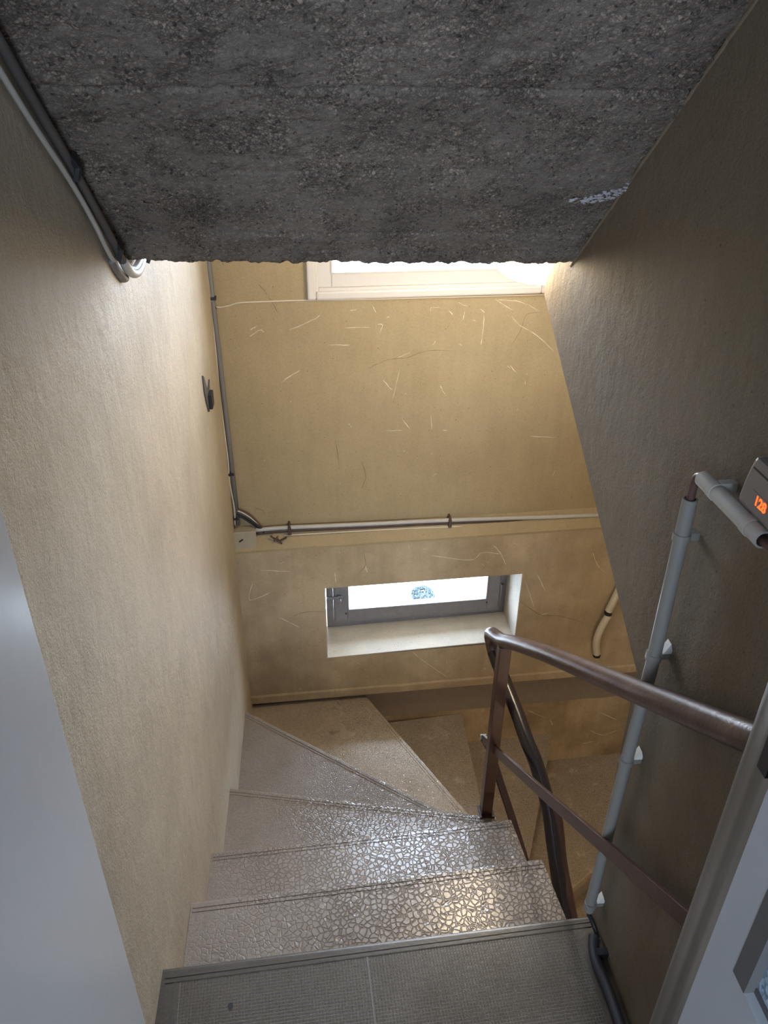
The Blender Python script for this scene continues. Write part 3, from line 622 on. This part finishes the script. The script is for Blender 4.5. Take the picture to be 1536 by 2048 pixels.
# ================================================================ PIPES, CABLES, BOXES
# 1. two conduits along the left wall just under the concrete
t1 = thing('wall_conduit', W(1.1, -.345, -.05), 'grey plastic conduit pair running down the left wall under the concrete, ending in a bend', 'conduit')
bm = B(); pp = [W(.64, -.343, .305), W(1.04, -.343, -.022), W(1.237, -.343, -.163), W(1.325, -.343, -.234), W(1.385, -.343, -.292), W(1.418, -.343, -.318), W(1.452, -.341, -.318)]
tube(bm, smooth_path(pp, 5), .0040, 12); link('thin_pipe', bm, 'pvc_light', t1, smooth=True)
bm = B(); pp = [W(.64, -.340, .335), W(1.05, -.340, .005), W(1.25, -.340, -.148), W(1.408, -.338, -.282), W(1.452, -.338, -.322), W(1.490, -.337, -.348), W(1.535, -.336, -.362), W(1.585, -.336, -.362), W(1.635, -.337, -.352)]
tube(bm, smooth_path(pp, 5), .0070, 14); link('thick_pipe', bm, 'pipe_dark', t1, smooth=True)
bm = B(); pp = [W(1.428, -.349, -.320), W(1.455, -.349, -.345), W(1.490, -.349, -.367), W(1.51, -.349, -.372)]
tube(bm, smooth_path(pp, 5), .0075, 12); link('rear_pipe', bm, 'pvc_dark', t1, smooth=True)
bm = B(); pp = [W(1.462, -.337, -.330), W(1.492, -.336, -.3545), W(1.535, -.335, -.370), W(1.585, -.335, -.371), W(1.64, -.336, -.355)]
tube(bm, smooth_path(pp, 6), .0082, 14); link('pipe_elbow', bm, 'pvc_light', t1, smooth=True)
bm = B(); tube(bm, [W(1.632, -.336, -.352), W(1.646, -.336, -.3475)], .0115, 14); bar(bm, [W(1.64, -.352, -.360), W(1.64, -.325, -.372)], .008, .008); link('clip', bm, 'black_rubber', t1)
for s, z in ((1.243, -.150), (1.425, -.303)):
    bm = B(); bar(bm, [W(s - .004, -.336, z + .018), W(s + .004, -.329, z + .002), W(s + .008, -.336, z - .018)], .016, .008, up=NV); link('clip', bm, 'black_rubber', t1, bevel=.001)

# 2. corner run of pipe and cable down the far wall
t2 = thing('corner_conduit', I(-.21, 2.72, -1.66), 'dark vertical conduit and thin cables down the far left corner', 'conduit')
bm = B(); tube(bm, [I(-.210, 2.728, .2), I(-.2090, 2.728, -.75), I(-.203, 2.728, -1.2), I(-.200, 2.728, -1.655)], .0085, 12); link('pipe', bm, 'pvc_dark', t2, smooth=True)
bm = B(); pp = [I(-.219, 2.722, .2), I(-.220, 2.722, -.6), I(-.216, 2.720, -.9), I(-.218, 2.722, -1.1), I(-.213, 2.720, -1.35), I(-.216, 2.722, -1.45), I(-.208, 2.719, -1.57), I(-.213, 2.72, -1.65)]
tube(bm, smooth_path(pp, 5), .0028, 8); link('cable', bm, 'cable_cream', t2, smooth=True)
bm = B(); pp = [I(-.226, 2.712, .2), I(-.2265, 2.712, -.8), I(-.2235, 2.712, -1.2), I(-.220, 2.710, -1.42), I(-.222, 2.712, -1.55), I(-.214, 2.71, -1.66)]
tube(bm, smooth_path(pp, 5), .0020, 8); link('cable', bm, 'cable_brown', t2, smooth=True)
for z in (-.74, -1.42, -1.62):
    bm = B(); box(bm, -.222, -.196, 2.716, 2.738, z - .005, z + .005); link('clip', bm, 'black_rubber', t2)
t3 = thing('window_cable', I(.0, 2.735, -.77), 'thin cream cable running from the corner along the foot of the upper window', 'cable')
bm = B(); pp = [I(-.2185, 2.722, .1), I(-.217, 2.722, -.65), I(-.214, 2.722, -.738), I(-.204, 2.728, -.766), I(-.190, 2.734, -.774), I(-.16, 2.735, -.770), I(-.12, 2.736, -.761), I(-.05, 2.737, -.760), I(.11, 2.737, -.7595), I(.3, 2.737, -.7625), I(.6, 2.737, -.7635), I(.99, 2.737, -.765)]
tube(bm, smooth_path(pp, 5), .0030, 8); link('cable_sheath', bm, 'cable_cream', t3, smooth=True)
bm = B(); box(bm, -.205, -.199, 2.725, 2.74, -.778, -.768); link('clip', bm, 'black_rubber', t3)
# 3. junction box
t4 = thing('junction_box', I(-.175, 2.725, -1.74), 'small beige junction box in the far left corner at the end of the pipe', 'electrical box')
bm = B(); box(bm, -.217, -.133, 2.695, 2.739, -1.745, -1.668); link('box_body', bm, 'box_paint', t4, bevel=.003)
bm = B(); box(bm, -.219, -.131, 2.688, 2.697, -1.747, -1.666); link('box_lid', bm, 'box_paint', t4, bevel=.002)
bm = B(); tube(bm, [I(-.199, 2.688, -1.710), I(-.185, 2.684, -1.698)], .003, 8); link('lid_screw', bm, 'black_rubber', t4)
# 4. horizontal conduits above the ledge
t5 = thing('ledge_conduit', I(.5, 2.72, -1.71), 'cream pipe with a darker pipe beneath it, running along the ledge of the far wall', 'conduit')
bm = B(); pp = [I(-.133, 2.715, -1.676), I(.0, 2.715, -1.674), I(.33, 2.715, -1.682), I(.67, 2.715, -1.689), I(1.30, 2.715, -1.713), I(1.75, 2.715, -1.722)]
tube(bm, smooth_path(pp, 4), .0088, 14); link('upper_pipe', bm, 'pvc_light', t5, smooth=True)
bm = B(); pp = [I(-.133, 2.722, -1.694), I(.0, 2.722, -1.691), I(.33, 2.722, -1.698), I(.67, 2.722, -1.706), I(1.30, 2.722, -1.732), I(1.75, 2.722, -1.742)]
tube(bm, smooth_path(pp, 4), .0085, 12); link('lower_pipe', bm, 'rust_metal', t5, smooth=True)
bm = B(); pp = [I(-.02, 2.712, -1.709), I(.33, 2.712, -1.712), I(.67, 2.712, -1.720), I(1.30, 2.712, -1.745)]
tube(bm, smooth_path(pp, 4), .0030, 8); link('thin_cable', bm, 'cable_cream', t5, smooth=True)
for x, z in ((.003, -1.679), (.668, -1.694)):
    bm = B(); box(bm, x - .007, x + .007, 2.700, 2.74, z - .024, z + .012); box(bm, x - .004, x + .005, 2.704, 2.74, z + .010, z + .022); link('clip', bm, 'rust_metal', t5, bevel=.002)
bm = B()
for a, b in (((-.075, -1.700), (-.030, -1.735)), ((-.045, -1.705), (-.062, -1.722)), ((-.010, -1.712), (-.040, -1.722)), ((-.055, -1.712), (-.035, -1.725))):
    bar(bm, [I(a[0], 2.700, a[1]), I(b[0], 2.692, b[1])], .005, .006, up=Vector((0, 1, 0)))
link('loose_clips', bm, 'rust_metal', t5)
# 5. bent duct above the box
t6 = thing('bent_cables', I(-.14, 2.72, -1.66), 'curved dark cables bending from the corner conduit to the pipe above the junction box', 'cable')
for dz, r, mt in ((0, .0038, 'cable_cream'), (-.011, .0075, 'black_rubber'), (-.022, .0060, 'black_rubber'), (.007, .003, 'cable_brown')):
    bm = B(); pp = [I(-.200, 2.725, -1.585 + dz), I(-.175, 2.722, -1.597 + dz), I(-.145, 2.72, -1.622 + dz), I(-.118, 2.718, -1.655 + dz * .6), I(-.098, 2.716, -1.682 + dz * .3)]
    tube(bm, smooth_path(pp, 5), r, 10); link('cable', bm, mt, t6, smooth=True)
# 6. corrugated hose at the right of the far wall
t7 = thing('corrugated_hose', I(1.42, 2.66, -2.48), 'short cream corrugated hose with black bands on the far wall, right of the lower window', 'hose')
def hose(pts, name='hose_piece'):
    P = smooth_path(pts, 14); bm = B(); tube(bm, P, .0165, 16, ribs=.07); return link(name, bm, 'flex_cream', t7, smooth=True)
hose([I(1.462, 2.655, -2.00), I(1.450, 2.655, -2.08), I(1.432, 2.655, -2.15), I(1.420, 2.655, -2.195)])
hose([I(1.424, 2.652, -2.215), I(1.398, 2.652, -2.29), I(1.388, 2.652, -2.37), I(1.402, 2.652, -2.445)])
for x, z in ((1.420, -2.206), (1.404, -2.455)):
    bm = B(); tube(bm, [I(x, 2.655, z + .006), I(x, 2.655, z - .006)], .0175, 16); link('band', bm, 'black_rubber', t7, smooth='auto')
bm = B(); tube(bm, [I(1.404, 2.66, -2.46), I(1.41, 2.66, -2.48)], .010, 12); link('hose_end', bm, 'flex_cream', t7, smooth='auto')

# 7. grey conduit standing off the right-hand wall
CN = .5225
t8 = thing('vertical_conduit', W(.925, CN, -1.54), 'grey vertical conduit clipped to the right-hand wall behind the railing', 'conduit')
bm = B(); tube(bm, [W(.921, CN, -.546), W(.916, CN, -.85), W(.924, CN, -1.10), W(.931, CN, -1.536)], .0108, 20, cap=False, hollow=True); link('pipe', bm, 'pvc_grey', t8, smooth='auto')
def clip(parent, s, z, along_s=False, mt='pvc_grey', wedge=False):
    bm = B()
    if not along_s:
        tube(bm, [W(s, CN, z - .0065), W(s, CN, z + .0065)], .0128, 18); wbox(bm, s - .003, s + .012, CN + .004, NR + .003, z - .006, z + .006)
    else:
        tube(bm, [W(s - .0065, CN, z), W(s + .0065, CN, z)], .0128, 18); wbox(bm, s - .006, s + .006, CN + .004, NR + .003, z + .001, z + .013)
    o = link('clip', bm, mt, parent, smooth='auto')
    if wedge:
        bm = B(); poly_prism(bm, [W(s - .004, NR - .014, z + .006), W(s - .004, NR + .002, z + .006), W(s - .004, NR - .004, z + .026)], [W(s + .010, NR - .014, z + .006), W(s + .010, NR + .002, z + .006), W(s + .010, NR - .004, z + .026)])
        link('clip_wedge', bm, 'clip_white', o)
clip(t8, .9205, -.610); clip(t8, .917, -.835, wedge=True); clip(t8, .924, -1.085, wedge=True); clip(t8, .929, -1.515, wedge=True)
bm = B(); tube(bm, smooth_path([W(.933, CN, -1.53), W(.936, CN + .003, -1.555), W(.925, CN + .014, -1.580), W(.905, CN + .020, -1.596)], 5), .0045, 8); link('cable_tail', bm, 'black_rubber', t8, smooth=True)
bm = B(); tube(bm, smooth_path([W(.921, CN, -.565), W(.921, CN, -.535), W(.918, CN, -.512), W(.905, CN, -.503), W(.885, CN, -.503)], 6), .0062, 10); link('cable', bm, 'cable_brown', t8, smooth=True)
t9 = thing('short_conduit', W(.82, CN, -.505), 'short grey conduit lying level below the digital meter', 'conduit')
bm = B(); tube(bm, [W(.901, CN, -.503), W(.738, CN, -.499)], .0118, 20, cap=False, hollow=True); link('pipe', bm, 'pvc_light', t9, smooth='auto')
clip(t9, .865, -.502, True, 'pvc_light'); clip(t9, .772, -.500, True, 'pvc_light')
bm = B(); tube(bm, smooth_path([W(.765, CN, -.500), W(.735, CN, -.500), W(.715, CN, -.495), W(.70, CN, -.475), W(.69, CN, -.455)], 6), .0058, 10); link('cable', bm, 'cable_brown', t9, smooth=True)
# 8. meter with orange digits
t10 = thing('digital_meter', W(.74, NR, -.49), 'grey digital meter with orange figures on the right-hand wall', 'meter')
bm = B()
prof = [(.806, -.419), (.812, -.436), (.817, -.458), (.820, -.478), (.820, -.4935), (.64, -.4935), (.64, -.419)]
poly_prism(bm, [W(s, NR, z) for s, z in prof], [W(s - (.003 if s > .8 else 0), NR - .024, z + (.004 if z < -.48 else 0)) for s, z in prof]); mb = link('meter_case', bm, 'device_grey', t10, bevel=.006)
bm = B(); wbox(bm, .65, .800, NR - .0246, NR - .0236, -.4345, -.4325); link('case_groove', bm, 'black_rubber', t10)
bm = B(); wbox(bm, .68, .790, NR - .0247, NR - .0238, -.484, -.458); link('display', bm, 'device_grey', t10, bevel=.0004)
fc = bpy.data.curves.new('digits', 'FONT'); fc.body = '128'; fc.size = .0175; fc.extrude = .0002; fc.offset = .0006; fc.space_character = 1.0
fo = bpy.data.objects.new('digits', fc); dg = bpy.context.evaluated_depsgraph_get()
me = bpy.data.meshes.new_from_object(fo); me.name = 'digits'
M = Matrix(((-SV.x, 0, -NV.x, 0), (-SV.y, 0, -NV.y, 0), (0, 1, 0, 0), (0, 0, 0, 1))); M.translation = W(.779, NR - .0252, -.4720)
me.transform(M); me.materials.clear(); me.materials.append(MATS['digits_orange'])
do = bpy.data.objects.new('digits', me); C.objects.link(do); do.parent = t10; do.matrix_parent_inverse = Matrix.Translation(-t10.location); do['label'] = 'glowing orange figures'

# 9. dark sleeve lying along the foot of the right-hand wall
t11 = thing('floor_sleeve', W(.8, .53, -1.6), 'dark blue-grey cable sleeve lying on the landing along the foot of the right-hand wall', 'cable sleeve')
bm = B(); pp = [W(.905, .532, -1.588), W(.88, .524, -1.590), W(.85, .521, -1.590), W(.80, .526, -1.590), W(.74, .528, -1.590), W(.67, .530, -1.590)]
tube(bm, smooth_path(pp, 5), .011, 12, rz=.009); link('sleeve', bm, 'sleeve_dark', t11, smooth='auto')
bm = B(); wbox(bm, .862, .876, .522, .549, -1.599, -1.582); link('clip', bm, 'black_rubber', t11)

# 10. broken fitting in the left wall near the corner
t12 = thing('wall_fitting', W(2.38, NL, -.96), 'small black broken fitting in a chipped hole high on the left wall near the corner', 'fitting')
bm = B()
hp = [(2.322, -.872), (2.345, -.885), (2.372, -.925), (2.405, -.955), (2.432, -.945), (2.455, -.935), (2.436, -.975), (2.425, -1.010), (2.375, -1.015), (2.345, -.975), (2.322, -.925)]
side(bm, hp, NL - .001, NL + .0045); link('chipped_edge', bm, 'bead_dark', t12)
bm = B(); wbox(bm, 2.375, 2.425, NL + .003, NL + .016, -1.008, -.958); link('socket_block', bm, 'black_rubber', t12, bevel=.003)

# ================================================================ OUTSIDE
bm = B(); box(bm, -60, 60, 3.1, 90, -4.6, -4.5); link('floor_outside', bm, 'outside_ground', kind='structure')
bush = thing('garden_bush', I(1.23, 5.95, -4.5), 'rounded pale blue-green bush seen through the lower window', 'bush')
bm = B()
for _ in range(900):
    a = random.uniform(0, 6.283); h = random.random(); r = .42 * math.sqrt(1 - h * h * .9) * random.uniform(.8, 1.05)
    c = I(1.23 + .26 * r * math.cos(a), 5.90 + .26 * r * math.sin(a), -4.5 + h * .07)
    d = Vector((random.gauss(0, 1), random.gauss(0, 1), random.gauss(0, 1))).normalized() * .018; e = d.orthogonal().normalized() * .008
    bm.faces.new([bm.verts.new(c - d), bm.verts.new(c + e), bm.verts.new(c + d), bm.verts.new(c - e)])
link('foliage', bm, 'leaf_pale', bush, kind='stuff')
bm = B(); tube(bm, [I(1.23, 5.90, -4.5), I(1.23, 5.90, -4.44)], .01, 8); link('stem', bm, 'rust_metal', bush)

# sampling portals exactly in the window openings (they add no light of their own)
def portal(name, loc, rot, sx, sy):
    l = bpy.data.lights.new(name, 'AREA'); l.shape = 'RECTANGLE'; l.size = sx; l.size_y = sy; l.cycles.is_portal = True
    o = bpy.data.objects.new(name, l); C.objects.link(o); o.location = loc; o.rotation_euler = rot
portal('portal_lower', (.575, 2.93, -2.13), (math.radians(-90), 0, 0), .84, .36)
portal('portal_upper', (.55, 2.80, -.14), (math.radians(-90), 0, 0), .74, 1.08)
pc = W(-2.72, (HW[0] + HW[1]) / 2, (HW[2] + HW[3]) / 2)
portal('portal_hall', pc, (math.radians(90), 0, -AZ), HW[1] - HW[0], HW[3] - HW[2])
